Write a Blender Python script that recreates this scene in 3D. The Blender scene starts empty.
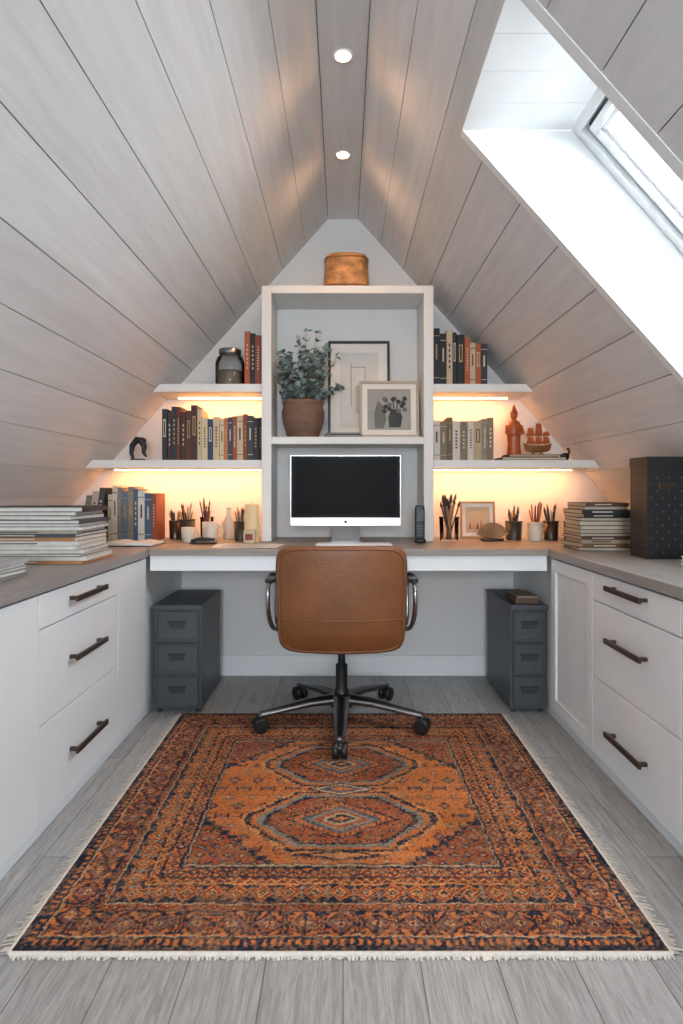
import bpy, math, random
import numpy as np
from mathutils import Vector, Matrix, Euler
random.seed(7); np.random.seed(7)
scene = bpy.context.scene
scene.view_settings.view_transform = 'Standard'
scene.view_settings.exposure = 0.35

# ------------------------------------------------------------------ helpers
def s2l(c):
    def f(u):
        u = u/255.0
        return u/12.92 if u <= 0.04045 else ((u+0.055)/1.055)**2.4
    return tuple(f(u) for u in c)
def hx(h):
    h = h.lstrip('#')
    return s2l((int(h[0:2],16), int(h[2:4],16), int(h[4:6],16)))

def mk(name, col, rough=0.5, metal=0.0, var=0.06, scale=18, bump=0.0, bscale=60, attr=False,
       stretch=(1,1,1), emis=None, estr=0.0, alpha=1.0, coat=0.0, detail=4, spec=0.5):
    m = bpy.data.materials.new(name); m.use_nodes = True
    nt = m.node_tree; N = nt.nodes; L = nt.links
    b = N['Principled BSDF']
    b.inputs['Roughness'].default_value = rough
    b.inputs['Metallic'].default_value = metal
    b.inputs['Specular IOR Level'].default_value = spec
    if coat: b.inputs['Coat Weight'].default_value = coat
    tc = N.new('ShaderNodeTexCoord'); mp = N.new('ShaderNodeMapping')
    mp.inputs['Scale'].default_value = stretch
    L.new(tc.outputs['Object'], mp.inputs['Vector'])
    nz = N.new('ShaderNodeTexNoise'); nz.inputs['Scale'].default_value = scale
    nz.inputs['Detail'].default_value = detail; nz.inputs['Roughness'].default_value = 0.6
    L.new(mp.outputs[0], nz.inputs['Vector'])
    mr = N.new('ShaderNodeMapRange')
    mr.inputs['From Min'].default_value = 0.25; mr.inputs['From Max'].default_value = 0.75
    mr.inputs['To Min'].default_value = 1-var; mr.inputs['To Max'].default_value = 1+var
    L.new(nz.outputs['Fac'], mr.inputs['Value'])
    mx = N.new('ShaderNodeVectorMath'); mx.operation = 'SCALE'
    L.new(mr.outputs[0], mx.inputs['Scale'])
    if attr:
        at = N.new('ShaderNodeAttribute'); at.attribute_name = 'Col'
        ml = N.new('ShaderNodeVectorMath'); ml.operation = 'MULTIPLY'
        ml.inputs[1].default_value = col
        L.new(at.outputs['Color'], ml.inputs[0]); L.new(ml.outputs[0], mx.inputs[0])
    else:
        mx.inputs[0].default_value = col
    L.new(mx.outputs[0], b.inputs['Base Color'])
    if bump > 0:
        n2 = N.new('ShaderNodeTexNoise'); n2.inputs['Scale'].default_value = bscale
        n2.inputs['Detail'].default_value = 5
        L.new(mp.outputs[0], n2.inputs['Vector'])
        bp = N.new('ShaderNodeBump'); bp.inputs['Strength'].default_value = bump
        bp.inputs['Distance'].default_value = 0.004
        L.new(n2.outputs['Fac'], bp.inputs['Height']); L.new(bp.outputs[0], b.inputs['Normal'])
    if emis:
        b.inputs['Emission Color'].default_value = (*emis, 1); b.inputs['Emission Strength'].default_value = estr
    return m

def glassy(name, tint=(1,1,1), refl=0.12, rough=0.02):
    m = bpy.data.materials.new(name); m.use_nodes = True
    nt = m.node_tree; N = nt.nodes; L = nt.links
    for n in list(N): N.remove(n)
    o = N.new('ShaderNodeOutputMaterial'); t = N.new('ShaderNodeBsdfTransparent'); t.inputs[0].default_value = (*tint,1)
    g = N.new('ShaderNodeBsdfGlossy'); g.inputs['Roughness'].default_value = rough
    lw = N.new('ShaderNodeLayerWeight'); lw.inputs['Blend'].default_value = refl
    mx = N.new('ShaderNodeMixShader')
    L.new(lw.outputs['Fresnel'], mx.inputs[0]); L.new(t.outputs[0], mx.inputs[1]); L.new(g.outputs[0], mx.inputs[2])
    L.new(mx.outputs[0], o.inputs[0])
    return m

class MB:
    def __init__(s): s.v=[]; s.f=[]; s.m=[]; s.c=[]; s.s=[]
    def add(s, verts, faces, mat=0, col=(1,1,1), smooth=False, M=None):
        o = len(s.v)
        for p in verts:
            p = Vector(p)
            if M is not None: p = M @ p
            s.v.append((p.x,p.y,p.z))
        for f in faces:
            s.f.append([i+o for i in f]); s.m.append(mat); s.c.append(col); s.s.append(smooth)
    def box(s,x0,x1,y0,y1,z0,z1,mat=0,col=(1,1,1),M=None):
        v=[(x,y,z) for z in (z0,z1) for y in (y0,y1) for x in (x0,x1)]
        f=[(0,2,3,1),(4,5,7,6),(0,1,5,4),(2,6,7,3),(0,4,6,2),(1,3,7,5)]
        s.add(v,f,mat,col,False,M)
    def prism(s,poly,y0,y1,mat=0,col=(1,1,1),M=None):
        n=len(poly)
        v=[(p[0],y0,p[1]) for p in poly]+[(p[0],y1,p[1]) for p in poly]
        f=[tuple(range(n)),tuple(range(2*n-1,n-1,-1))]
        for i in range(n):
            j=(i+1)%n; f.append((i,i+n,j+n,j))
        s.add(v,f,mat,col,False,M)
    def lathe(s,prof,cx,cy,cz,seg=28,mat=0,col=(1,1,1),smooth=True,M=None,sx=1,sy=1):
        v=[];f=[]
        for r,z in prof:
            for i in range(seg):
                a=2*math.pi*i/seg
                v.append((cx+r*math.cos(a)*sx,cy+r*math.sin(a)*sy,cz+z))
        for k in range(len(prof)-1):
            for i in range(seg):
                j=(i+1)%seg
                f.append((k*seg+i,k*seg+j,(k+1)*seg+j,(k+1)*seg+i))
        s.add(v,f,mat,col,smooth,M)
        if prof[0][0]>1e-5: s.add(v[:seg],[tuple(range(seg-1,-1,-1))],mat,col,False,M)
        if prof[-1][0]>1e-5: s.add(v[-seg:],[tuple(range(seg))],mat,col,False,M)
    def tube(s,pts,r,seg=10,mat=0,col=(1,1,1),M=None,flat=1.0):
        pts=[Vector(p) for p in pts]; n=len(pts)
        rr=r if isinstance(r,(list,tuple)) else [r]*n
        v=[];f=[]; prev=None
        for i,p in enumerate(pts):
            t=(pts[min(i+1,n-1)]-pts[max(i-1,0)]).normalized()
            if prev is None:
                up=Vector((0,0,1)) if abs(t.z)<0.9 else Vector((1,0,0))
                a=t.cross(up).normalized()
            else:
                a=(prev-t*prev.dot(t)).normalized()
            prev=a; b=t.cross(a)
            for k in range(seg):
                w=2*math.pi*k/seg
                v.append(p+a*math.cos(w)*rr[i]+b*math.sin(w)*rr[i]*flat)
        for i in range(n-1):
            for k in range(seg):
                j=(k+1)%seg
                f.append((i*seg+k,i*seg+j,(i+1)*seg+j,(i+1)*seg+k))
        s.add(v,f,mat,col,True,M)
        s.add(v[:seg],[tuple(range(seg-1,-1,-1))],mat,col,False,M)
        s.add(v[-seg:],[tuple(range(seg))],mat,col,False,M)
    def sq(s,c,a,e1=0.3,e2=0.3,nu=40,nv=24,mat=0,col=(1,1,1),fn=None,M=None):
        def pw(x,e): return math.copysign(abs(x)**e,x)
        v=[];f=[]
        for j in range(nv+1):
            t=-math.pi/2+math.pi*j/nv
            for i in range(nu):
                u=2*math.pi*i/nu
                p=Vector((a[0]*pw(math.cos(t),e1)*pw(math.cos(u),e2),
                          a[1]*pw(math.cos(t),e1)*pw(math.sin(u),e2),
                          a[2]*pw(math.sin(t),e1)))
                if fn: p=Vector(fn(p))
                v.append(p+Vector(c))
        for j in range(nv):
            for i in range(nu):
                k=(i+1)%nu
                f.append((j*nu+i,j*nu+k,(j+1)*nu+k,(j+1)*nu+i))
        s.add(v,f,mat,col,True,M)
    def build(s,name,mats,parent=None,bevel=0.0,center=True,bseg=2):
        v=np.array(s.v,dtype=float)
        off=Vector((0,0,0))
        if center:
            mn=v.min(0); mxx=v.max(0)
            off=Vector(((mn[0]+mxx[0])/2,(mn[1]+mxx[1])/2,mn[2]))
            v=v-np.array(off)
        me=bpy.data.meshes.new(name); me.from_pydata(v.tolist(),[],s.f)
        for m in mats: me.materials.append(m)
        me.polygons.foreach_set('material_index',s.m)
        me.polygons.foreach_set('use_smooth',s.s)
        ca=me.color_attributes.new('Col','FLOAT_COLOR','CORNER')
        arr=[]
        for f,c in zip(s.f,s.c): arr += [c[0],c[1],c[2],1.0]*len(f)
        ca.data.foreach_set('color',arr)
        me.validate(); me.update()
        ob=bpy.data.objects.new(name,me); scene.collection.objects.link(ob)
        ob.location=off
        if parent is not None:
            ob.parent=parent; ob.location=off-parent.location
        if bevel>0:
            b=ob.modifiers.new('bevel','BEVEL'); b.width=bevel; b.segments=bseg; b.limit_method='ANGLE'; b.angle_limit=math.radians(50)
        return ob

def empty(name,loc):
    e=bpy.data.objects.new(name,None); e.location=loc; e.empty_display_size=0.1
    scene.collection.objects.link(e); return e
def rotz(a,p):
    p=Vector(p); return Matrix.Translation(p)@Matrix.Rotation(a,4,'Z')@Matrix.Translation(-p)
def roty(a,p):
    p=Vector(p); return Matrix.Translation(p)@Matrix.Rotation(a,4,'Y')@Matrix.Translation(-p)

# ------------------------------------------------------------------ dims
K=1.122; RZ=2.56; RX=0.085; KX=1.60; KZ=RZ-K*(KX-RX)
YB=3.37; YF=-2.30; CT=0.775
nrm=math.sqrt(K*K+1); NX=K/nrm; NZ=1/nrm
def slz(x): return RZ-K*(abs(x)-RX)
def slx(z): return RX+(RZ-z)/K

# ------------------------------------------------------------------ materials
white=mk('painted_white_cabinet',hx('#e4e9ec'),0.42,var=0.015,scale=6)
wallm=mk('painted_wall',hx('#dadbdb'),0.7,var=0.02,scale=5,bump=0.05,bscale=200)
shelfw=mk('painted_shelf',hx('#dddedd'),0.5,var=0.02,scale=6)
ceilm=mk('whitewashed_planks',hx('#dbdcdd'),0.5,var=0.10,scale=3.2,bump=0.2,bscale=9,attr=True,stretch=(9,0.7,9),detail=9)
gapm=mk('plank_groove',hx('#8d8882'),0.8)
revm=mk('skylight_lining',hx('#e9ecec'),0.5,var=0.02)
framem=mk('window_frame_white',hx('#e8ebec'),0.35,var=0.01)
counterY=mk('grey_oak_counter',hx('#8f8c89'),0.42,var=0.24,scale=3,stretch=(14,0.9,14),detail=10,bump=0.1,bscale=8)
counterX=mk('grey_oak_desk',hx('#8f867d'),0.42,var=0.24,scale=3,stretch=(0.9,14,14),detail=10,bump=0.1,bscale=8)
bronze=mk('dark_bronze',hx('#544840'),0.35,metal=0.9,var=0.05)
books=mk('book_covers',(1,1,1),0.6,var=0.12,scale=30,attr=True)
blackm=mk('black_plastic',hx('#141517'),0.4,var=0.05)
chrome=mk('brushed_aluminium',hx('#a9abad'),0.28,metal=1.0,var=0.04)
dkmetal=mk('polished_steel',hx('#85878b'),0.3,metal=1.0,var=0.06)
leather=mk('tan_leather',hx('#784a2a'),0.42,var=0.25,scale=6,bump=0.3,bscale=130,detail=8)
cartm=mk('slate_grey_metal',hx('#444a50'),0.45,var=0.04)
cartd=mk('slate_grey_dark',hx('#2e3338'),0.45,var=0.04)
ledm=mk('led_emitter',(1,0.7,0.4),0.5,emis=(1.0,0.64,0.32),estr=5)
bulbm=mk('downlight_emitter',(1,0.8,0.6),0.5,emis=(1.0,0.76,0.52),estr=9)
glass=glassy('clear_glass')
winglass=glassy('window_glass',refl=0.05)
paint=mk('painted_multicolour',(1,1,1),0.5,var=0.08,scale=25,attr=True)
paperm=mk('paper',hx('#dedbd4'),0.8,var=0.03)

def floor_mat():
    m=bpy.data.materials.new('grey_wood_floor'); m.use_nodes=True
    nt=m.node_tree;N=nt.nodes;L=nt.links;b=N['Principled BSDF']
    tc=N.new('ShaderNodeTexCoord'); mp=N.new('ShaderNodeMapping'); mp.inputs['Rotation'].default_value=(0,0,math.radians(90))
    L.new(tc.outputs['Object'],mp.inputs['Vector'])
    br=N.new('ShaderNodeTexBrick'); br.offset=0.37
    br.inputs['Scale'].default_value=1.0; br.inputs['Brick Width'].default_value=1.7; br.inputs['Row Height'].default_value=0.17
    br.inputs['Mortar Size'].default_value=0.0016; br.inputs['Mortar Smooth'].default_value=0.1; br.inputs['Bias'].default_value=0
    br.inputs['Color1'].default_value=(*hx('#b0b0af'),1); br.inputs['Color2'].default_value=(*hx('#9e9e9d'),1)
    br.inputs['Mortar'].default_value=(*hx('#706d6a'),1)
    L.new(mp.outputs[0],br.inputs['Vector'])
    m2=N.new('ShaderNodeMapping'); m2.inputs['Scale'].default_value=(22,1.6,1)
    L.new(tc.outputs['Object'],m2.inputs['Vector'])
    nz=N.new('ShaderNodeTexNoise'); nz.inputs['Scale'].default_value=3.4; nz.inputs['Detail'].default_value=12; nz.inputs['Roughness'].default_value=0.78
    nz.inputs['Distortion'].default_value=1.6
    L.new(m2.outputs[0],nz.inputs['Vector'])
    mr=N.new('ShaderNodeMapRange'); mr.inputs['From Min'].default_value=0.33; mr.inputs['From Max'].default_value=0.67
    mr.inputs['To Min'].default_value=0.52; mr.inputs['To Max'].default_value=1.25
    L.new(nz.outputs['Fac'],mr.inputs['Value'])
    sc=N.new('ShaderNodeVectorMath'); sc.operation='SCALE'
    L.new(br.outputs['Color'],sc.inputs[0]); L.new(mr.outputs[0],sc.inputs['Scale']); L.new(sc.outputs[0],b.inputs['Base Color'])
    b.inputs['Roughness'].default_value=0.5
    bp=N.new('ShaderNodeBump'); bp.inputs['Strength'].default_value=0.3; bp.inputs['Distance'].default_value=0.003
    L.new(nz.outputs['Fac'],bp.inputs['Height']); L.new(bp.outputs[0],b.inputs['Normal'])
    return m
floorm=floor_mat()

# ------------------------------------------------------------------ room shell
mb=MB(); mb.box(-1.72,1.72,YF-0.1,YB+0.1,-0.06,0.0); mb.build('floor',[floorm],center=False)

def spt(side,x,y,o): return (side*(x+o*NX),y,slz(x)+o*NZ)
def sbox(mb,side,x0,x1,y0,y1,o0,o1,mat=0,col=(1,1,1)):
    v=[spt(side,x,y,o) for o in (o0,o1) for y in (y0,y1) for x in (x0,x1)]
    f=[(0,2,3,1),(4,5,7,6),(0,1,5,4),(2,6,7,3),(0,4,6,2),(1,3,7,5)]
    mb.add(v,f,mat,col)
SX0,SX1,SY0,SY1=0.39,1.25,1.40,1.964
def slope(name,side,hole):
    mb=MB(); n=12; w=(KX-RX)/n; g=0.0010
    for i in range(n):
        a=RX+i*w; b=a+w
        cut=random.uniform(-1.2,1.2)
        yy=[YF,cut,YB] if i%2 else [YF,YB]
        for k in range(len(yy)-1):
            y0,y1=yy[k],yy[k+1]
            sh=random.uniform(0.90,1.05); col=(sh,sh*random.uniform(0.985,1.0),sh*random.uniform(0.97,1.0))
            if hole and b>SX0 and a<SX1:
                if a<SX0: sbox(mb,side,a+g,SX0,y0,y1-0.001,0,0.02,0,col)
                if b>SX1: sbox(mb,side,SX1,b-g,y0,y1-0.001,0,0.02,0,col)
                aa=max(a+g,SX0); bb=min(b-g,SX1)
                if y0<SY0: sbox(mb,side,aa,bb,y0,min(y1,SY0),0,0.02,0,col)
                if y1>SY1: sbox(mb,side,aa,bb,max(y0,SY1),y1,0,0.02,0,col)
            else:
                sbox(mb,side,a+g,b-g,y0,y1-0.001,0,0.02,0,col)
    if hole:
        sbox(mb,side,RX-0.02,SX0,YF,YB,0.02,0.05,1); sbox(mb,side,SX1,KX+0.05,YF,YB,0.02,0.05,1)
        sbox(mb,side,SX0,SX1,YF,SY0,0.02,0.05,1); sbox(mb,side,SX0,SX1,SY1,YB,0.02,0.05,1)
    else: sbox(mb,side,RX-0.02,KX+0.05,YF,YB,0.02,0.05,1)
    mb.build(name,[ceilm,gapm],center=False)
slope('ceiling_left',-1,False); slope('ceiling_right',1,True)
mb=MB(); mb.box(-RX+0.002,RX-0.002,YF,YB,RZ,RZ+0.02,0,(0.97,0.96,0.95)); mb.box(-RX-0.03,RX+0.03,YF,YB,RZ+0.02,RZ+0.06,1)
mb.build('ceiling',[ceilm,gapm],center=False)

mb=MB(); mb.box(-KX-0.08,-KX,YF,YB,0,KZ+0.03); mb.build('wall_left',[wallm],center=False)
mb=MB(); mb.box(KX,KX+0.08,YF,YB,0,KZ+0.03); mb.build('wall_right',[wallm],center=False)
gable=[(-KX-0.08,0),(KX+0.08,0),(KX+0.08,KZ),(RX,RZ+0.05),(-RX,RZ+0.05),(-KX-0.08,KZ)]
mb=MB(); mb.prism(gable,YB,YB+0.08); mb.build('wall_back',[wallm],center=False)
WX=0.6; W0=0.85; W1=1.85
mb=MB(); y0,y1=YF-0.08,YF
mb.box(-KX-0.08,KX+0.08,y0,y1,0,W0-0.005)
for s_ in (-1,1):
    mb.prism([(s_*(KX+0.05),W0-0.01),(s_*WX,W0-0.01),(s_*WX,slz(WX)+0.03),(s_*(KX+0.05),KZ)],y0,y1)
mb.prism([(-WX,W1),(WX,W1),(WX,slz(WX)+0.03),(RX,RZ+0.05),(-RX,RZ+0.05),(-WX,slz(WX)+0.03)],y0,y1)
mb.build('wall_front',[wallm],center=False)
mb=MB()
for (a,b,c,d) in [(-WX,WX,W0,W0+0.05),(-WX,WX,W1-0.05,W1),(-WX,-WX+0.05,W0+0.05,W1-0.05),(WX-0.05,WX,W0+0.05,W1-0.05),(-0.02,0.02,W0+0.05,W1-0.05)]:
    mb.box(a,b,YF-0.06,YF-0.01,c,d)
mb.box(-WX+0.05,WX-0.05,YF-0.04,YF-0.036,W0+0.05,W1-0.05,1)
mb.build('fill_window',[framem,winglass],center=False)  # unseen window, added behind the camera so the fill light can enter
mb=MB(); mb.box(-0.88,0.93,YB-0.018,YB-0.001,0.001,0.115); mb.box(-0.88,0.93,YB-0.022,YB-0.001,0.001,0.02)
mb.build('baseboard_back',[white],bevel=0.004)

# skylight lining
VOFF=0.396
wz=lambda x: slz(x)+VOFF
ZT=slz(SX0); XT=0.743; ZB=slz(SX1)
LIP=0.005
mb=MB()
side_poly=[(SX0,ZT-0.003),(XT+0.02,ZT-0.003),(XT+0.10,ZT+0.06),(SX1+0.03,wz(SX1)+0.08),(SX1+0.03,ZB-0.02),(SX1,ZB-0.003)]
mb.prism(side_poly,SY1-LIP,SY1+0.03,0)
mb.prism(side_poly,SY0-0.03,SY0+LIP,0)
mb.box(SX1-LIP,SX1+0.03,SY0+LIP,SY1-LIP,ZB-0.004,wz(SX1)+0.08,0)
nb=4; step=(SY1-SY0-2*LIP)/nb
for i in range(nb):
    mb.box(SX0-0.001,XT,SY0+LIP+i*step+0.001,SY0+LIP+(i+1)*step-0.001,ZT-0.003,ZT+0.025,0)
mb.box(SX0-0.001,XT,SY0+LIP,SY1-LIP,ZT+0.025,ZT+0.05,1)
mb.build('trim_1',[revm,gapm],center=False)
mb=MB()
def wpt(t,y,o):
    return (XT+t*NZ+o*NX, y, ZT-t*NX+o*NZ)
LW=(SX1-XT)/NZ
def wbox(t0,t1,y0,y1,o0,o1,mat=0):
    v=[wpt(t,y,o) for o in (o0,o1) for y in (y0,y1) for t in (t0,t1)]
    f=[(0,2,3,1),(4,5,7,6),(0,1,5,4),(2,6,7,3),(0,4,6,2),(1,3,7,5)]
    mb.add(v,f,mat)
def ring(t0,t1,y0,y1,w,o0,o1,mat=0):
    wbox(t0,t0+w,y0,y1,o0,o1,mat); wbox(t1-w,t1,y0,y1,o0,o1,mat)
    wbox(t0+w,t1-w,y0,y0+w,o0,o1,mat); wbox(t0+w,t1-w,y1-w,y1,o0,o1,mat)
ring(0.0,LW-0.006,SY0+0.006,SY1-0.006,0.032,0.0,0.07)
ring(0.033,LW-0.038,SY0+0.039,SY1-0.039,0.012,0.03,0.07,2)
ring(0.046,LW-0.051,SY0+0.052,SY1-0.052,0.030,0.012,0.07)
ring(0.077,LW-0.082,SY0+0.083,SY1-0.083,0.014,0.024,0.07)
wbox(0.091,LW-0.096,SY0+0.097,SY1-0.097,0.045,0.05,1)
wbox(0.055,0.069,1.55,1.82,0.0,0.012,0)
mb.build('window_1',[framem,winglass,cartm],bevel=0.002,center=False)

# ------------------------------------------------------------------ cabinets
def cabinet(name,side,XF,secs,hz):
    mb=MB()
    def bx(xa,xb,y0,y1,z0,z1,mat=0):
        a,b=sorted((side*xa,side*xb)); mb.box(a,b,y0,y1,z0,z1,mat)
    B=XF+0.02
    bx(B,KX-0.002,0.93,YB-0.003,0.055,0.739)
    bx(B+0.006,KX-0.002,0.93,YB-0.003,0.001,0.055)
    bx(B,KX-0.002,0.92,0.93,0.001,0.739)
    for kind,y0,y1 in secs:
        g=0.0018
        a,b=y0+g,y1-g
        if kind=='door':
            z0,z1=0.06,0.732; r=0.055
            bx(XF,B,a,a+r,z0,z1); bx(XF,B,b-r,b,z0,z1)
            bx(XF,B,a+r,b-r,z0,z0+r); bx(XF,B,a+r,b-r,z1-r,z1)
            bx(XF+0.009,B,a+r,b-r,z0+r,z1-r)
        elif kind=='plain':
            bx(XF,B,a,b,0.06,0.732)
        else:
            for z0,z1 in [(0.632,0.732),(0.349,0.628),(0.06,0.345)]:
                bx(XF,B,a,b,z0,z1)
            yc=(y0+y1)/2; hl=0.125
            for z in hz:
                bx(XF-0.034,XF-0.024,yc-hl,yc+hl,z-0.009,z+0.009,1)
                for s_ in (-1,1):
                    ye=yc+s_*(hl-0.018)
                    bx(XF-0.026,XF+0.002,ye-0.007,ye+0.007,z-0.006,z+0.006,1)
    return mb.build(name,[white,bronze],bevel=0.0018)
cabinet('base_cabinet',-1,0.885,[('plain',2.36,2.70),('drw',1.75,2.36),('plain',1.16,1.75),('plain',0.93,1.16)],[0.69,0.50,0.20])
cabinet('base_cabinet',1,0.935,[('door',2.25,2.70),('drw',1.66,2.25),('drw',0.93,1.66)],[0.70,0.518,0.195])
mb=MB(); mb.box(-KX+0.002,-0.872,0.90,YB-0.002,0.7405,CT); mb.build('countertop',[counterY],bevel=0.002)
mb=MB(); mb.box(0.922,KX-0.002,0.90,YB-0.002,0.7405,CT); mb.build('countertop',[counterY],bevel=0.002)
mb=MB(); mb.box(-0.871,0.921,2.69,YB-0.002,0.745,CT,0); mb.box(-0.870,0.920,2.705,2.73,0.675,0.7445,1)
mb.box(-0.870,0.920,3.33,YB-0.003,0.69,0.7445,1)
mb.build('desk',[counterX,white],bevel=0.002)

# ------------------------------------------------------------------ bookcase tower & shelves
TL,TR,TF=-0.418,0.465,3.08
mb=MB(); tb=YB-0.002
mb.box(TL,TL+0.05,TF,tb,CT+0.001,2.09); mb.box(TR-0.05,TR,TF,tb,CT+0.001,2.09)
mb.box(TL+0.05,TR-0.05,TF,tb,2.05,2.09)
mb.box(TL+0.05,TR-0.05,TF+0.005,tb,1.276,1.314)
mb.box(TL+0.05,TR-0.05,tb-0.012,tb,CT+0.001,1.276,1); mb.box(TL+0.05,TR-0.05,tb-0.012,tb,1.314,2.05,1)
mb.build('bookcase',[shelfw,wallm],bevel=0.0025)
for z in (1.195,1.588):
    for side,xi in ((-1,-TL+0.001),(1,TR+0.001)):
        mb=MB(); zl=z-0.04
        p=[(side*xi,zl),(side*(slx(zl)-0.004),zl),(side*(slx(z)-0.004),z),(side*xi,z)]
        mb.prism(p,3.10,YB-0.002)
        xa=xi+0.02; xb=slx(z)-0.05
        a,b=sorted((side*xa,side*xb)); mb.box(a,b,3.285,3.30,zl-0.009,zl-0.003,1); mb.box(a,b,3.28,3.305,zl-0.003,zl-0.0002,2)
        mb.build('wall_shelf',[shelfw,ledm,chrome])
        l=bpy.data.lights.new('led_glow','AREA'); l.shape='RECTANGLE'; l.size=xb-xa; l.size_y=0.02
        l.energy=2.1*(xb-xa)/0.6; l.color=(1.0,0.37,0.10)
        o=bpy.data.objects.new('led_glow',l); o.location=(side*(xa+xb)/2,3.27,zl-0.012)
        o.rotation_euler=(math.radians(12),0,0); scene.collection.objects.link(o)

# ------------------------------------------------------------------ downlights
for yy,en in ((2.72,8),(2.10,7),(1.35,1.5),(0.5,1.5),(-0.5,1.5)):
    mb=MB(); mb.lathe([(0.026,0.0),(0.036,-0.004),(0.038,-0.001),(0.038,0.0)],0,yy,RZ-0.001,28,0)
    mb.lathe([(0.0,-0.0025),(0.025,-0.0025)],0,yy,RZ-0.001,28,1)
    mb.build('recessed_downlight',[framem,bulbm])
    l=bpy.data.lights.new('downlight_lamp','SPOT'); l.energy=en; l.color=(1.0,0.55,0.26); l.spot_size=math.radians(150); l.spot_blend=0.8
    l.shadow_soft_size=0.03
    o=bpy.data.objects.new('downlight_lamp',l); o.location=(0,yy,RZ-0.03); scene.collection.objects.link(o)

# ------------------------------------------------------------------ rug
def make_rug():
    cx,cy,hx_,hy_=-0.006,2.052,0.735,0.712
    nx,ny=560,544
    xs=np.linspace(-hx_,hx_,nx+1); ys=np.linspace(-hy_,hy_,ny+1)
    X,Y=np.meshgrid(xs,ys)
    def smooth_noise(sx,sy):
        a=np.random.rand(sy+2,sx+2)
        yi=np.linspace(0,sy,ny+1); xi=np.linspace(0,sx,nx+1)
        y0=yi.astype(int); x0=xi.astype(int); fy_=(yi-y0)[:,None]; fx_=(xi-x0)[None,:]
        fy_=fy_*fy_*(3-2*fy_); fx_=fx_*fx_*(3-2*fx_)
        A=a[np.ix_(y0,x0)];B=a[np.ix_(y0,x0+1)];Cc=a[np.ix_(y0+1,x0)];D=a[np.ix_(y0+1,x0+1)]
        return (A*(1-fx_)+B*fx_)*(1-fy_)+(Cc*(1-fx_)+D*fx_)*fy_
    jx=(smooth_noise(50,50)-0.5)*0.008+(smooth_noise(200,200)-0.5)*0.006; jy=(smooth_noise(50,50)-0.5)*0.008+(smooth_noise(200,200)-0.5)*0.006
    q=0.0035
    Xq=np.round((X+jx)/q)*q; Yq=np.round((Y+jy)/q)*q
    ax=np.abs(Xq); ay=np.abs(Yq)
    ex=hx_-ax; ey=hy_-ay
    side=ex<ey
    e=np.minimum(ex,ey); s=np.where(side,Yq,Xq)
    C={k:np.array(hx(v)) for k,v in dict(navy='#232c3a',teal='#44545e',rust='#9c4f2d',orange='#c4703a',lt='#cf8a52',beige='#b29c7e',red='#74382a',grey='#7c7d76').items()}
    col=np.zeros(X.shape+(3,)); col[:]=C['rust']
    def put(mask,c): col[mask]=C[c]
    def per(v,p,o=0.0): return (v+o+p/2)%p-p/2
    put(e<0.018,'navy')
    b=(e>=0.018)&(e<0.034); put(b,'orange'); put(b&(per(s,0.020)<0),'navy')
    put((e>=0.034)&(e<0.041),'navy'); put((e>=0.041)&(e<0.045),'beige')
    b=(e>=0.045)&(e<0.122); de=e-0.084; P=0.086
    put(b,'orange')
    ds=per(s,P); d1=np.abs(ds)*0.95+np.abs(de)
    put(b&(d1<0.040),'navy'); put(b&(d1<0.030),'rust'); put(b&(d1<0.022),'teal'); put(b&(d1<0.014),'lt'); put(b&(d1<0.006),'navy')
    put(b&(d1<0.030)&(np.abs(ds)<0.002),'navy')
    ds2=per(s,P,P/2)
    put(b&(np.abs(ds2)<0.003)&(np.abs(de)<0.034),'navy')
    put(b&(np.abs(np.abs(ds2)-0.010)<0.0026)&(np.abs(np.abs(de)-0.018)<0.013),'navy')
    put(b&(np.abs(np.abs(de)-0.018)<0.0022)&(np.abs(ds2)<0.018),'red')
    put(b&(np.abs(np.abs(de)-0.033)<0.004)&(np.abs(ds2)<0.020),'navy')
    put((e>=0.122)&(e<0.130),'navy')
    b=(e>=0.130)&(e<0.150); put(b,'rust'); d=np.abs(per(s,0.024))+np.abs(e-0.140); put(b&(d<0.0095),'navy'); put(b&(d<0.004),'lt')
    put((e>=0.150)&(e<0.154),'beige'); put((e>=0.154)&(e<0.162),'navy')
    b=(e>=0.162)&(e<0.224); put(b,'navy'); de=e-0.193; P=0.066
    ds=per(s,P); d1=np.abs(ds)+np.abs(de)
    put(b&(d1<0.034),'orange'); put(b&(d1<0.026),'red'); put(b&(d1<0.019),'lt'); put(b&(d1<0.011),'navy'); put(b&(d1<0.005),'beige')
    ds2=per(s,P,P/2); put(b&(np.abs(ds2)<0.0028)&(np.abs(de)<0.026),'grey'); put(b&(np.abs(np.abs(de)-0.017)<0.0028)&(np.abs(ds2)<0.010),'orange')
    put((e>=0.224)&(e<0.229),'lt')
    b=(e>=0.229)&(e<0.250); put(b,'red'); z=np.abs(per(s,0.028)); put(b&(np.abs((e-0.233)-z)<0.0036),'lt')
    put((e>=0.250)&(e<0.257),'navy')
    b=(e>=0.257)&(e<0.292); put(b,'orange'); d=np.abs(per(s,0.036))+np.abs(e-0.2745); put(b&(d<0.017),'navy'); put(b&(d<0.010),'rust'); put(b&(d<0.004),'beige')
    put(b&(np.abs(per(s,0.036,0.018))<0.002),'navy')
    put((e>=0.292)&(e<0.302),'navy'); put((e>=0.302)&(e<0.306),'beige'); put((e>=0.306)&(e<0.31),'navy')
    # --- field
    fld=e>=0.310; fx=hx_-0.31; fy=hy_-0.31
    put(fld,'orange')
    stp=np.round(ax/0.025)*0.025/fx+np.round(ay/0.025)*0.025/fy
    cor=fld&(stp>1.50); put(cor,'rust'); put(fld&(stp>1.43)&(stp<=1.50),'navy')
    g=np.abs(per(ax,0.04))+np.abs(per(ay,0.04)); put(cor&(g<0.016),'navy'); put(cor&(g<0.008),'lt')
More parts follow.
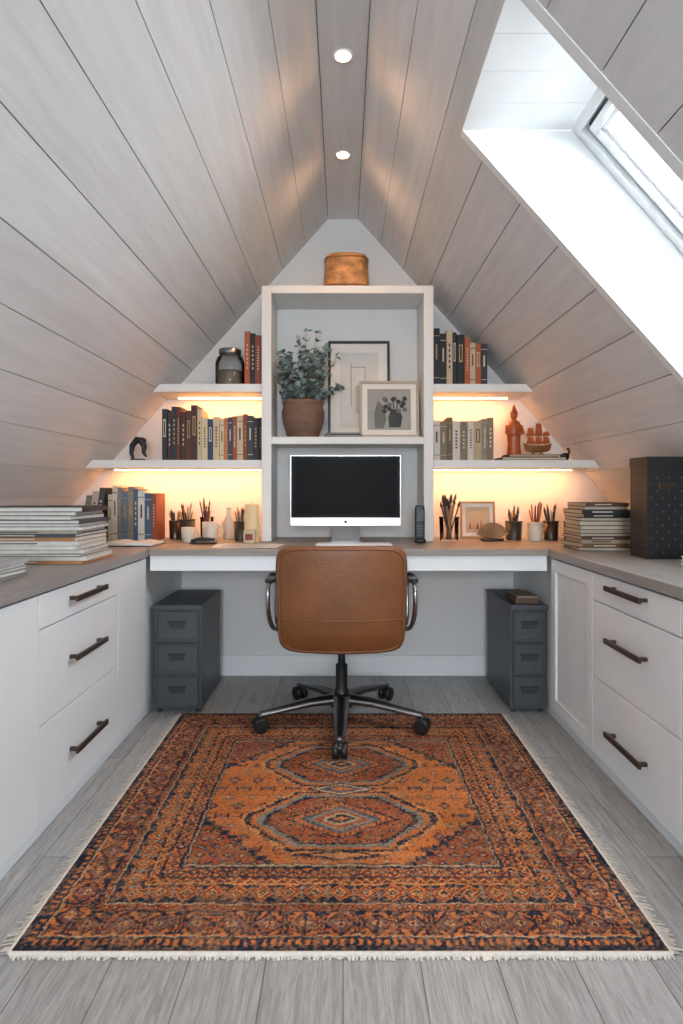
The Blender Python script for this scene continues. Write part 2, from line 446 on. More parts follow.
    put(cor&(np.abs(per(ax+ay,0.04))<0.0025),'teal')
    free=fld&(stp<=1.43)
    # scattered flowers, leafy sprigs and bars of varied size
    rw=np.floor((Yq+5)/0.058); off=(rw%2)*0.042
    dx=(Xq+off+0.042)%0.084-0.042; dy=((Yq+5)%0.058)-0.029
    cl=np.floor((ax+off*0+0.0)/0.084)
    kind=((rw*7+np.floor((ax+off)/0.084)*3)%3)
    d1=np.abs(dx)+np.abs(dy); mm=np.maximum(np.abs(dx),np.abs(dy))
    A=free&(kind==0); put(A&(d1<0.023),'navy'); put(A&(d1<0.016),'rust'); put(A&(d1<0.009),'grey'); put(A&(d1<0.004),'navy')
    A=free&(kind==1); put(A&(np.abs(dx)<0.0025)&(np.abs(dy)<0.022),'navy'); put(A&(np.abs(np.abs(dx)-np.abs(dy))<0.003)&(mm<0.015),'teal'); put(A&(d1<0.007),'beige')
    A=free&(kind==2); put(A&(np.abs(dy)<0.010)&(np.abs(dx)<0.020),'rust'); put(A&(np.abs(dy)<0.0045)&(np.abs(dx)<0.014),'teal'); put(A&(np.abs(np.abs(dx)-0.022)<0.003)&(np.abs(dy)<0.014),'navy')
    put(free&(np.abs(per(Xq,0.042))<0.0022)&(np.abs(per(Yq,0.029))<0.0035),'red')
    # a column of lozenge medallions
    for (my,w,h) in ((-0.175,0.215,0.155),(0.20,0.205,0.155)):
        yy=Yq-my
        # hexagon with pointed left/right ends and stepped sides
        hexd=np.maximum(np.round(ax/0.012)*0.012/w*0.72+np.round(np.abs(yy)/0.010)*0.010/h*0.55, np.abs(yy)/h)
        hexd=np.maximum(hexd*0.98,ax/(w*1.30))
        k=fld&(hexd<1.0)
        put(fld&(hexd<1.12),'lt'); put(fld&(hexd<1.07),'navy'); put(k,'orange'); put(k&(hexd<0.93),'grey'); put(k&(hexd<0.86),'navy'); put(k&(hexd<0.80),'rust')
        dd=ax/(w*1.15)+np.abs(yy)/h
        g=np.abs(per(ax,0.034,0.017))+np.abs(per(yy,0.03)); put(k&(hexd<0.78)&(dd>0.70)&(g<0.011),'navy'); put(k&(hexd<0.78)&(dd>0.70)&(g<0.004),'lt')
        put(k&(dd<0.72),'navy'); put(k&(dd<0.66),'orange'); put(k&(dd<0.53),'teal'); put(k&(dd<0.44),'grey'); put(k&(dd<0.36),'rust'); put(k&(dd<0.26),'beige'); put(k&(dd<0.18),'navy'); put(k&(dd<0.08),'orange')
        put(k&(dd<0.65)&(dd>0.55)&(per(Xq,0.016)<-0.002),'red')
    yy=Yq-0.0125; dd=ax/0.13+np.abs(yy)/0.045
    put(fld&(dd<1.0),'navy'); put(fld&(dd<0.82),'beige'); put(fld&(dd<0.6),'teal'); put(fld&(dd<0.3),'orange')
    for my in (-0.362,0.375):
        yy=Yq-my; dd=ax/0.15+np.abs(yy)/0.024; put(fld&(dd<1.0),'navy'); put(fld&(dd<0.6),'lt')
    n1=smooth_noise(5,60); n2=smooth_noise(45,45); n3=np.random.rand(ny+1,nx+1); n4=smooth_noise(230,230); n5=smooth_noise(8,8)
    worn=(n2*0.35+n4*0.65)[:,:,None]
    k=np.clip((worn-0.40)*1.6,0,0.60)
    col=col*(1-k)+np.array(hx('#a47a58'))*k
    k=np.clip((n4[::-1]-0.62)*2.0,0,0.55)[:,:,None]; col=col*(1-k)+np.array(hx('#2f2f33'))*k
    col*= (0.82+0.28*n1)[:,:,None]*(0.86+0.26*n5)[:,:,None]*(0.62+0.76*n3)[:,:,None]
    Z=np.full(X.shape,0.011)+0.0014*(n3-0.5)
    verts=np.stack([X+cx,Y+cy,Z],-1).reshape(-1,3)
    idx=np.arange((nx+1)*(ny+1)).reshape(ny+1,nx+1)
    faces=np.stack([idx[:-1,:-1],idx[:-1,1:],idx[1:,1:],idx[1:,:-1]],-1).reshape(-1,4)
    me=bpy.data.meshes.new('pile')
    me.vertices.add(len(verts)); me.vertices.foreach_set('co',verts.ravel())
    me.loops.add(faces.size); me.loops.foreach_set('vertex_index',faces.ravel().astype(np.int32))
    me.polygons.add(len(faces)); me.polygons.foreach_set('loop_start',np.arange(0,faces.size,4,dtype=np.int32))
    me.polygons.foreach_set('loop_total',np.full(len(faces),4,dtype=np.int32))
    me.update(calc_edges=True)
    ca=me.color_attributes.new('Col','FLOAT_COLOR','POINT')
    c4=np.concatenate([col.reshape(-1,3),np.ones((len(verts),1))],1); ca.data.foreach_set('color',c4.ravel())
    m=mk('rug_wool',(1,1,1),0.95,var=0.12,scale=160,bump=0.6,bscale=420,attr=True,spec=0.1)
    me.materials.append(m)
    par=empty('persian_rug',(cx,cy,0.0))
    ob=bpy.data.objects.new('pile',me); scene.collection.objects.link(ob); ob.parent=par; ob.location=-Vector(par.location)
    mb=MB(); mb.box(cx-hx_,cx+hx_,cy-hy_,cy+hy_,0.001,0.0095); mb.build('backing',[mk('rug_backing',hx('#5a3c2c'),0.9)],parent=par)
    mb=MB()
    cream=mk('rug_fringe',hx('#d2cbc0'),0.9,var=0.15,scale=80)
    def strand(p,d,L):
        n=Vector((-d[1],d[0],0)); p=Vector(p); d=Vector(d)
        w=0.0022; j=random.uniform(-0.005,0.005)
        a=p; b=p+d*L*0.5+n*j*0.5; c=p+d*L+n*j
        v=[]
        for q_,z in ((a,0.008),(b,0.006),(c,0.002)):
            v+= [q_-n*w+Vector((0,0,z)), q_+n*w+Vector((0,0,z))]
        mb.add(v,[(0,1,3,2),(2,3,5,4)],0,(1,1,1))
    y=cy-hy_
    while y<cy+hy_:
        strand((cx-hx_+0.002,y,0),(-1,0,0),random.uniform(0.024,0.044)); strand((cx+hx_-0.002,y,0),(1,0,0),random.uniform(0.024,0.044)); y+=0.0042
    x=cx-hx_
    while x<cx+hx_:
        strand((x,cy-hy_+0.002,0),(0,-1,0),random.uniform(0.010,0.020)); x+=0.0042
    mb.tube([(cx-hx_-0.004,cy-hy_,0.006),(cx-hx_-0.004,cy+hy_,0.006)],0.0065,8)
    mb.tube([(cx+hx_+0.004,cy-hy_,0.006),(cx+hx_+0.004,cy+hy_,0.006)],0.0065,8)
    mb.tube([(cx-hx_,cy-hy_-0.003,0.006),(cx+hx_,cy-hy_-0.003,0.006)],0.006,8)
    mb.build('fringe',[cream],parent=par)
make_rug()

# ------------------------------------------------------------------ office chair
CX,CY=-0.006,2.655
ch=empty('office_chair',(CX,CY,0.0115))
mb=MB()
def bend(p):
    t=p.z/0.215
    w=1.0-0.05*(0.5-0.5*t)-0.02*max(0,t)**2
    y=p.y-0.055*(1-(p.x/0.27)**2)*0.9 - 0.015*(t)
    if t<-0.5: y+= 0.10*(-t-0.5)**1.5
    return (p.x*w,y,p.z)
mb.sq((CX,CY-0.20,0.594),(0.272,0.034,0.222),0.22,0.30,64,40,0,fn=bend)
def piping(sc_,yo):
    pts=[]
    for i in range(81):
        a=2*math.pi*i/80
        cxx=math.copysign(abs(math.cos(a))**0.25,math.cos(a))*0.272*sc_; cz=math.copysign(abs(math.sin(a))**0.25,math.sin(a))*0.221*sc_
        q=bend(Vector((cxx,yo,cz))); pts.append((CX+q[0],CY-0.20+q[1],0.594+q[2]))
    return pts
mb.tube(piping(0.95,-0.031),0.004,6,0)
for zz in (-0.075,):
    pts=[]
    for i in range(25):
        x_=-0.255+0.51*i/24; q=bend(Vector((x_,-0.0335,zz))); pts.append((CX+q[0],CY-0.20+q[1],0.594+q[2]))
    mb.tube(pts,0.0028,6,0)
mb.build('backrest',[leather],parent=ch)
mb=MB()
def sb(p):
    return (p.x,p.y,p.z+0.03*(p.x/0.25)**2*(1 if p.z>0 else 0.3)-0.02*max(0,(p.y/0.24))**3)
mb.sq((CX,CY+0.04,0.435),(0.255,0.245,0.04),0.3,0.3,56,20,0,fn=sb)
mb.build('seat',[leather],parent=ch)
for sgn,nm in ((-1,'arm_l'),(1,'arm_r')):
    mb=MB(); q=lambda x,y,z:(CX+sgn*x,CY+y,z)
    ctrl=[q(0.235,0.03,0.415),q(0.285,0.01,0.422),q(0.303,-0.06,0.455),q(0.310,-0.12,0.53),q(0.310,-0.13,0.605),q(0.310,-0.10,0.636),q(0.310,0.0,0.640),q(0.310,0.14,0.636),q(0.310,0.19,0.61),q(0.308,0.19,0.55),q(0.302,0.13,0.455),q(0.285,0.08,0.422),q(0.235,0.06,0.415)]
    P=[Vector(c) for c in ctrl]; pts=[]
    for i in range(len(P)-1):
        p0=P[max(i-1,0)];p1=P[i];p2=P[i+1];p3=P[min(i+2,len(P)-1)]
        for k in range(6):
            t=k/6; pts.append(0.5*((2*p1)+(p2-p0)*t+(2*p0-5*p1+4*p2-p3)*t*t+(-p0+3*p1-3*p2+p3)*t**3))
    pts.append(P[-1])
    mb.tube(pts,0.010,12,0)
    mb.sq(q(0.310,0.02,0.649),(0.022,0.12,0.010),0.5,0.4,24,10,1)
    mb.build(nm,[chrome,blackm],parent=ch)
mb=MB()
mb.box(CX-0.24,CX+0.24,CY+0.02,CY+0.07,0.395,0.412,0); mb.box(CX-0.09,CX+0.09,CY-0.10,CY+0.12,0.365,0.397,0)
mb.tube([(CX,CY-0.02,0.37),(CX,CY-0.20,0.375),(CX,CY-0.215,0.43)],[0.02,0.02,0.02],10,0,flat=0.5)
mb.tube([(CX+0.05,CY,0.375),(CX+0.20,CY-0.01,0.37)],0.006,8,0)
mb.build('tilt_mechanism',[blackm],parent=ch,bevel=0.004)
mb=MB()
mb.lathe([(0.030,0.09),(0.032,0.10),(0.032,0.16),(0.026,0.165),(0.026,0.27),(0.016,0.275),(0.016,0.366)],CX,CY,0,24,0)
mb.build('gas_column',[blackm],parent=ch)
mb=MB(); mb.lathe([(0.02,0.085),(0.052,0.09),(0.057,0.11),(0.052,0.136),(0.034,0.146)],CX,CY,0,28,0)
cas=MB()
RL=0.36
for k in range(5):
    a=math.radians(-91+72*k); d=Vector((math.cos(a),math.sin(a),0)); n=Vector((-d.y,d.x,0)); c=Vector((CX,CY,0))
    mb.tube([c+d*0.03+Vector((0,0,0.120)),c+d*0.15+Vector((0,0,0.116)),c+d*0.29+Vector((0,0,0.096)),c+d*RL+Vector((0,0,0.088))],[0.036,0.031,0.024,0.019],12,0,flat=0.6)
    w=c+d*RL
    cas.tube([w+Vector((0,0,0.088)),w+Vector((0,0,0.055))],0.008,10,1)
    wc=w+Vector((0,0,0.0445))
    for sg in (-1,1):
        cas.tube([wc+n*sg*0.006,wc+n*sg*0.009,wc+n*sg*0.026,wc+n*sg*0.029],[0.028,0.032,0.032,0.026],22,0)
    cas.tube([wc-n*0.02,wc+n*0.02],0.012,10,0)
    cas.sq(wc+Vector((0,0,0.010)),(0.025,0.025,0.025),1,1,18,10,0)
mb.build('star_base',[dkmetal],parent=ch); cas.build('casters',[blackm,chrome],parent=ch)

# ------------------------------------------------------------------ drawer units under desk
def cart(x0,x1,y0,y1):
    mb=MB(); h=0.505
    mb.box(x0,x1,y0+0.012,y1,0.02,h-0.018,0); mb.box(x0-0.003,x1+0.003,y0-0.003,y1+0.002,h-0.018,h,0)
    for fx in (x0+0.02,x1-0.02):
        for fy in (y0+0.04,y1-0.03): mb.lathe([(0.012,0.001),(0.014,0.02)],fx,fy,0,12,1)
    zz=[(0.03,0.175),(0.185,0.325),(0.335,0.475)]
    for a,b in zz:
        mb.box(x0+0.01,x1-0.01,y0,y0+0.014,a,b,0)
        t=0.007
        mb.box(x0+0.014,x1-0.014,y0-t,y0,b-0.012,b-0.004,0); mb.box(x0+0.014,x1-0.014,y0-t,y0,a+0.004,a+0.012,0)
        mb.box(x0+0.014,x0+0.022,y0-t,y0,a+0.012,b-0.012,0); mb.box(x1-0.022,x1-0.014,y0-t,y0,a+0.012,b-0.012,0)
        xm=(x0+x1)/2; zc=(a+b)/2
        mb.box(xm-0.04,xm+0.04,y0-0.013,y0,zc+0.018,zc+0.026,1); mb.box(xm-0.035,xm+0.035,y0-0.003,y0,zc-0.008,zc+0.016,1)
    mb.build('drawer_unit',[cartm,cartd],bevel=0.002)
cart(-0.882,-0.660,2.785,3.22); cart(0.780,0.949,2.785,3.24)
mb=MB(); mb.box(0.81,0.92,2.82,3.0,0.506,0.531,0,hx('#5b4636')); mb.box(0.82,0.917,2.822,2.99,0.5312,0.541,0,hx('#8b7a68'))
mb.build('notebook',[books],bevel=0.002)

# ------------------------------------------------------------------ books
DARK=['#1c2026','#272e38','#141619','#33383f','#422a26','#5e2e24','#2c4058']
ORNG=['#a3582f','#7e4028','#b06a40','#c0ae90','#1e2226','#6e3529','#c8b898','#2a3f58','#944a2a']
PALE=['#bfb6a8','#a89a84','#c6c0b4','#8a7e6a','#776c58','#ad9c7c','#625848']
MIX=['#b8b09c','#3f5a74','#a8843e','#c8c2b4','#2a3a46','#827a70','#5f7284','#86432e','#d0ccc2']
def book(mb,x,y,z,t,h,d,col,M=None,bands=True):
    c=hx(col); pg=hx('#cfc5b0')
    mb.box(x,x+0.0025,y+0.004,y+d,z,z+h,0,c,M); mb.box(x+t-0.0025,x+t,y+0.004,y+d,z,z+h,0,c,M)
    mb.box(x,x+t,y,y+0.004,z,z+h,0,c,M)
    mb.box(x+0.0025,x+t-0.0025,y+0.004,y+d-0.004,z+0.003,z+h-0.005,0,pg,M)
    if bands:
        lum=sum(c)/3
        bc=hx(random.choice(['#b8ad98','#a88a5e','#c9c4b8'])) if lum<0.25 else hx(random.choice(['#4a3a32','#6a3a2e','#30343b']))
        k=random.choice([0,1,2,2])
        e=0.0006
        if k==0:
            mb.box(x+t*0.25,x+t*0.75,y-e,y,z+h*0.45,z+h*0.8,0,bc,M)
            mb.box(x+t*0.38,x+t*0.62,y-2*e,y-e,z+h*0.48,z+h*0.77,0,c,M)
        elif k==1:
            for q in (0.12,0.86): mb.box(x+0.001,x+t-0.001,y-e,y,z+h*q,z+h*(q+0.015),0,bc,M)
            mb.box(x+t*0.38,x+t*0.62,y-e,y,z+h*0.45,z+h*0.72,0,bc,M)
        else:
            n=random.randint(5,9)
            for i in range(n):
                q=0.3+0.5*i/n; mb.box(x+t*0.36,x+t*0.64,y-e,y,z+h*q,z+h*(q+0.28/n),0,bc,M)
def row(name,x0,x1,z,hfun,pal,y=3.125,tmin=0.018,tmax=0.036):
    mb=MB(); x=x0; z+=0.001; last=None
    while x<x1-0.012:
        t=min(random.uniform(tmin,tmax),x1-x); h=hfun(x)*random.uniform(0.84,1.0)
        d=random.uniform(0.13,0.17)
        pl=pal(x) if callable(pal) else pal
        c=random.choice([q for q in pl if q!=last]); last=c
        book(mb,x,y+random.uniform(0,0.015),z,t-0.0012,h,d,c); x+=t
    return mb.build(name,[books],bevel=0.0008,bseg=1)
row('books',-0.945,-0.425,1.195,lambda x:0.295 if x<-0.75 else 0.25,lambda x: DARK if x<-0.77 or x>-0.52 else ORNG,tmin=0.02,tmax=0.034)
row('books',-0.515,-0.425,1.588,lambda x:0.285,['#8a3f28','#1d2026','#a3532f'],tmin=0.028,tmax=0.031)
row('books',0.472,0.755,1.588,lambda x:0.31-0.45*max(0,x-0.52),lambda x: ['#1c1f24','#a3532f','#2c3034','#16181c','#b8a88e'] ,tmin=0.02,tmax=0.04)
row('books',0.472,0.795,1.195,lambda x:0.235,PALE,tmin=0.028,tmax=0.042)
mb=MB(); x=-1.375
for i,(t,h,c,a) in enumerate([(0.03,0.23,'#6f6a62',-0.16),(0.035,0.25,'#a8a090',-0.14),(0.03,0.27,'#3a3a3c',-0.12)]):
    M=roty(-a,(x+t,0,CT))
    book(mb,x,3.13,CT+0.006,t,h,0.16,c,M=M); x+=t+0.004
x+=0.042; last=None
while x<-0.975:
    t=random.uniform(0.022,0.036); c=random.choice([q for q in MIX if q!=last]); last=c
    book(mb,x,3.13,CT+0.001,t-0.001,random.uniform(0.24,0.29),0.16,c); x+=t
mb.build('books',[books],bevel=0.0008,bseg=1)
def stack(name,cx,cy,z,w,d,n,pal,tmin,tmax,jit=0.06,shrink=0.0,pages='#d5d2ca'):
    mb=MB(); z+=0.001
    for i in range(n):
        kk=1-shrink*i/n
        t=random.uniform(tmin,tmax); ww=kk*w*random.uniform(0.86,1.0); dd=d*random.uniform(0.84,1.0); c=hx(random.choice(pal)); a=random.uniform(-jit,jit)
        M=rotz(a,(cx,cy,z)); x0=cx-ww/2;x1=cx+ww/2;y0=cy-dd/2;y1=cy+dd/2
        mb.box(x0,x1,y0,y1,z,z+0.0016,0,c,M); mb.box(x0,x1,y0,y1,z+t-0.0018,z+t-0.0002,0,c,M)
        if random.random()<0.4: mb.box(x0,x1,y0-0.002,y0+0.001,z,z+t-0.0002,0,c,M); mb.box(x0+ww*0.2,x0+ww*0.6,y0-0.0026,y0-0.002,z+t*0.35,z+t*0.65,0,hx('#c8c0b0') if sum(c)<0.8 else hx('#555048'),M)
        if random.random()<0.35: mb.box(x1-0.001,x1+0.002,y0,y1,z,z+t-0.0002,0,c,M)
        mb.box(x0+0.003,x1-0.003,y0+0.003,y1-0.003,z+0.0016,z+t-0.0018,0,hx(pages),M)
        z+=t
    return mb.build(name,[books],bevel=0.0005,bseg=1)
stack('book_stack',-1.125,2.27,CT,0.42,0.30,15,['#c9c9c7','#8e959c','#b4b8bc','#3d4650','#a09888','#2a2f35','#a8784e','#6a7880'],0.009,0.018,0.07,0.10)
stack('book_stack',-1.10,1.76,CT,0.27,0.22,5,['#d0d1d1','#a6a9ac','#7d8286'],0.008,0.015)
stack('book_stack',1.15,2.72,CT,0.25,0.24,13,['#3a3330','#a8987e','#5a3a2e','#7f7058','#22262c','#6a5236'],0.012,0.021,0.08,0.15,'#b8ae9c')
stack('book_stack',1.21,1.86,CT,0.23,0.2,4,['#a6a9ac','#c8c9c8','#5b6066'],0.012,0.02)
mb=MB(); x0,x1,y0,y1,z0,z1=1.163,1.312,2.295,2.43,CT+0.001,1.168
mb.box(x0,x1,y0,y1,z0,z1,0)
for i in range(5):
    for j in range(12):
        mb.box(x0-0.0012,x0,y0+0.012+i*0.024,y0+0.018+i*0.024,z0+0.022+j*0.026,z0+0.028+j*0.026,3)
for i in range(6):
    for j in range(12):
        if i%2==j%2: mb.box(x0+0.012+i*0.023,x0+0.018+i*0.023,y0-0.0012,y0,z0+0.022+j*0.026,z0+0.028+j*0.026,3)
mb.box(x0+0.045,x0+0.105,y0-0.0036,y0,z0+0.265,z0+0.295,2)
mb.box(x0-0.002,x1+0.001,y0-0.003,y1+0.002,z1-0.04,z1,0)
mb.build('archive_box',[mk('charcoal_card',hx('#15171a'),0.5,var=0.08),blackm,bronze,cartm],bevel=0.003)

# ------------------------------------------------------------------ computer
cm=empty('desktop_computer',(0.012,2.99,CT))
mb=MB(); x0,x1=-0.262,0.288; zt=1.213; zb=0.862
mb.box(x0,x1,2.985,3.0,zb,zt,0)
mb.box(x0+0.004,x1-0.004,2.9835,2.985,zb+0.040,zt-0.004,1)
mb.box(x0+0.022,x1-0.022,2.983,2.9836,zb+0.058,zt-0.020,2)
mb.lathe([(0.0,0),(0.007,0.0),(0.007,0.001),(0,0.001)],0,0,0,20,1,M=Matrix.Translation((0.013,2.985,zb+0.02))@Matrix.Rotation(math.radians(90),4,'X'))
scr=mk('black_glass',hx('#08090a'),0.35,var=0.02,spec=0.08)
mb.build('screen',[chrome,scr,mk('lcd_off',hx('#0b0c0e'),0.4,var=0.02,spec=0.06)],parent=cm,bevel=0.002)
mb=MB(); mb.prism([(-0.085,0.0015),(0.085,0.0015),(0.08,0.008),(-0.08,0.008)],-0.09,0.07,0,M=Matrix.Translation((0.013,3.005,CT)))
mb.add([(-0.062,3.045,CT+0.008),(0.088,3.045,CT+0.008),(0.088,3.055,CT+0.008),(-0.062,3.055,CT+0.008),(-0.045,3.001,0.98),(0.07,3.001,0.98),(0.07,3.012,0.98),(-0.045,3.012,0.98)],
 [(0,1,5,4),(2,3,7,6),(1,2,6,5),(3,0,4,7),(4,5,6,7),(3,2,1,0)],0)
mb.build('stand',[chrome],parent=cm,bevel=0.002)
mb=MB(); kx0,kx1=-0.13,0.23; mb.box(kx0,kx1,2.79,2.90,CT+0.001,CT+0.009,0)
for r in range(5):
    for c in range(15):
        w=(kx1-kx0-0.012)/15
        mb.box(kx0+0.006+c*w+0.0012,kx0+0.006+(c+1)*w-0.0012,2.796+r*0.0205,2.796+r*0.0205+0.0175,CT+0.009,CT+0.0125,0)
mb.build('keyboard',[framem],bevel=0.0008,bseg=1)
mb=MB(); mb.sq((0.385,3.0,CT+0.012),(0.028,0.035,0.011),0.4,0.5,28,10,0)
mb.sq((0.385,3.008,CT+0.10),(0.024,0.016,0.088),0.25,0.35,28,20,0); mb.box(0.368,0.402,2.989,2.993,CT+0.11,CT+0.165,1)
for r in range(4):
    for c in range(3): mb.box(0.370+c*0.011,0.378+c*0.011,2.988,2.993,CT+0.035+r*0.015,CT+0.044+r*0.015,1)
mb.build('cordless_phone',[blackm,cartm])

mb=MB()
for i,(a,x,y) in enumerate([(0.08,-0.46,2.84),(-0.1,-0.44,2.83)]):
    mb.box(x-0.15,x+0.15,y-0.1,y+0.1,CT+0.0010+i*0.0012,CT+0.0018+i*0.0012,0,M=rotz(a,(x,y,0)))
for k in range(8): mb.box(-0.56,-0.36+random.uniform(-0.06,0.02),2.76+k*0.017,2.763+k*0.017,CT+0.0031,CT+0.0033,1,M=rotz(-0.1,(-0.44,2.83,0)))
mb.build('paper_sheets',[paperm,cartm])
mb=MB()
for s_ in (-1,1):
    mb.add([(-1.02,2.80,CT+0.006),(-1.02+s_*0.13,2.80,CT+0.004),(-1.02+s_*0.13,2.98,CT+0.004),(-1.02,2.98,CT+0.006),
            (-1.02,2.80,CT+0.012),(-1.02+s_*0.06,2.80,CT+0.022),(-1.02+s_*0.13,2.80,CT+0.012),(-1.02,2.98,CT+0.012),(-1.02+s_*0.06,2.98,CT+0.022),(-1.02+s_*0.13,2.98,CT+0.012)],
            [(4,5,8,7),(5,6,9,8),(0,1,6,5,4),(2,3,7,8,9),(1,2,9,6),(0,3,2,1)],0)
mb.box(-1.155,-0.885,2.795,2.985,CT+0.001,CT+0.0038,1)
mb.build('open_book',[paperm,bronze])

# ------------------------------------------------------------------ desk clutter
def pens(mb,cx,cy,z,r,h,n,pal=None,L=(0.13,0.19),mat=1,brush=False):
    pal=pal or ['#1d1f23','#b0622e','#2b3b4f','#a89d88','#6a3328','#3a3f47','#a07a42','#141518']
    for i in range(n):
        a=random.uniform(0,2*math.pi); rr=random.uniform(0.2,0.7)*r
        b=Vector((cx+rr*0.5*math.cos(a+2),cy+rr*0.5*math.sin(a+2),z+0.006)); ln=random.uniform(*L)
        t=Vector((cx+r*1.35*math.cos(a)*random.uniform(0.4,1.0),cy+r*1.35*math.sin(a)*random.uniform(0.4,1.0),z+ln))
        c=hx(random.choice(pal)); d=(t-b)
        mb.tube([b,b+d*0.93],0.0042,7,mat,c)
        if brush: mb.tube([b+d*0.9,b+d*0.96,b+d*1.08],[0.004,0.008,0.001],7,mat,hx('#3a2a20'))
        else: mb.tube([b+d*0.93,b+d*1.0],[0.0042,0.0008],7,mat,hx('#b89868'))
def cup(name,cx,cy,r,h,mat,n=9,L=(0.13,0.19),brush=False,taper=0.9):
    mb=MB(); mb.lathe([(r*taper,0.001),(r,h),(r*0.93,h),(r*taper*0.9,0.008),(0,0.008)],cx,cy,CT,28,0)
    mb.lathe([(r*1.02,h-0.005),(r*1.04,h-0.002),(r*1.02,h+0.001)],cx,cy,CT,28,0)
    pens(mb,cx,cy,CT,r*0.85,h,n,L=L,brush=brush); return mb.build(name,[mat,paint])
cream_cer=mk('cream_ceramic',hx('#cfc7b9'),0.35,var=0.04)
darkcer=mk('dark_stoneware',hx('#332e2b'),0.4,var=0.1)
woodm=mk('turned_wood',hx('#8a5a34'),0.5,var=0.25,scale=5,stretch=(1,1,8))
cup('pencil_cup',-0.905,3.24,0.034,0.10,bronze,7,L=(0.14,0.19))
cup('pencil_cup',-0.825,3.17,0.042,0.11,darkcer,12,L=(0.14,0.20))
cup('pencil_cup',-0.735,3.24,0.036,0.12,glass,12,L=(0.15,0.23))
cup('pencil_cup',-0.535,3.14,0.036,0.10,darkcer,12,L=(0.14,0.18))
cup('brush_jar',0.555,3.14,0.052,0.125,glass,20,L=(0.18,0.235),brush=True)
cup('pencil_cup',0.905,3.18,0.044,0.10,darkcer,14,L=(0.13,0.19))
cup('pencil_cup',1.01,3.15,0.040,0.095,cream_cer,14,L=(0.14,0.21))
cup('pencil_cup',1.105,3.19,0.040,0.10,bronze,14,L=(0.14,0.21))
cup('pencil_cup',1.20,3.15,0.040,0.10,darkcer,12,L=(0.13,0.18))
def mug(cx,cy,r,h,mat):
    mb=MB(); mb.lathe([(r*0.8,0.001),(r*0.95,h*0.25),(r,h),(r*0.9,h),(r*0.84,0.01),(0,0.01)],cx,cy,CT,30,0)
    mb.tube([(cx+r*0.95,cy,CT+h*0.8),(cx+r*1.4,cy,CT+h*0.78),(cx+r*1.55,cy,CT+h*0.5),(cx+r*1.35,cy,CT+h*0.27),(cx+r*0.93,cy,CT+h*0.25)],0.005,10,0)
    mb.build('mug',[mat])
mug(-0.685,3.10,0.042,0.10,cream_cer); mug(-0.79,3.06,0.034,0.075,cream_cer)
mb=MB(); mb.lathe([(0.028,0.001),(0.036,0.03),(0.036,0.09),(0.014,0.13),(0.012,0.16),(0.015,0.17)],-0.615,3.24,CT,26,0); mb.build('ceramic_bottle',[cream_cer])
mb=MB(); cx,cy=-0.462,3.04
mb.lathe([(0.036,0.001),(0.037,0.004),(0.037,0.19),(0.030,0.192),(0.012,0.186),(0,0.186)],cx,cy,CT,28,0); mb.tube([(cx,cy,CT+0.186),(cx+0.001,cy,CT+0.202)],0.0012,6,1)
mb.build('pillar_candle',[mk('candle_wax',hx('#cdb88f'),0.5,var=0.03,emis=(1,0.7,0.4),estr=0.08),blackm])
mb=MB(); mb.sq((-0.46,2.955,CT+0.036),(0.03,0.02,0.035),0.3,0.4,24,14,0,hx('#b9a98a')); mb.box(-0.478,-0.442,2.933,2.936,CT+0.02,CT+0.05,0,hx('#7a2f22')); mb.build('matchbox_tin',[paint])
mb=MB(); mb.box(-0.75,-0.62,2.93,2.96,CT+0.001,CT+0.008,0); mb.prism([(-0.745,CT+0.010),(-0.63,CT+0.016),(-0.63,CT+0.028),(-0.70,CT+0.034),(-0.745,CT+0.022)],2.932,2.958,0); mb.box(-0.745,-0.725,2.935,2.955,CT+0.007,CT+0.012,0)
mb.build('stapler',[blackm],bevel=0.002)
def frame(name,xc,y,z,w,h,bw,fm,inner,tilt=-0.10,mat_w=0.03,art=None):
    mb=MB(); M=Matrix.Translation((xc,y,z))@Matrix.Rotation(tilt,4,'X')
    t=0.018
    mb.box(-w/2,w/2,0,t,0,bw,0,M=M); mb.box(-w/2,w/2,0,t,h-bw,h,0,M=M)
    mb.box(-w/2,-w/2+bw,0,t,bw,h-bw,0,M=M); mb.box(w/2-bw,w/2,0,t,bw,h-bw,0,M=M)
    mb.box(-w/2+bw,w/2-bw,0.007,t-0.001,bw,h-bw,1,M=M)
    mb.box(-w/2+bw+mat_w,w/2-bw-mat_w,0.0062,0.007,bw+mat_w,h-bw-mat_w,2,inner,M=M)
    if art: art(mb,M)
    return mb.build(name,[fm,paperm,paint],bevel=0.001)
def art1(mb,M):
    dk=hx('#7c7e80')
    for a,b,c,d in [(-0.045,-0.041,0.18,0.42),(0.032,0.036,0.16,0.40),(-0.045,0.036,0.40,0.404),(-0.02,0.015,0.14,0.30)]:
        mb.box(a,b,0.0056,0.0062,c,d,2,dk if c!=0.14 else hx('#a9a9a6'),M=M)
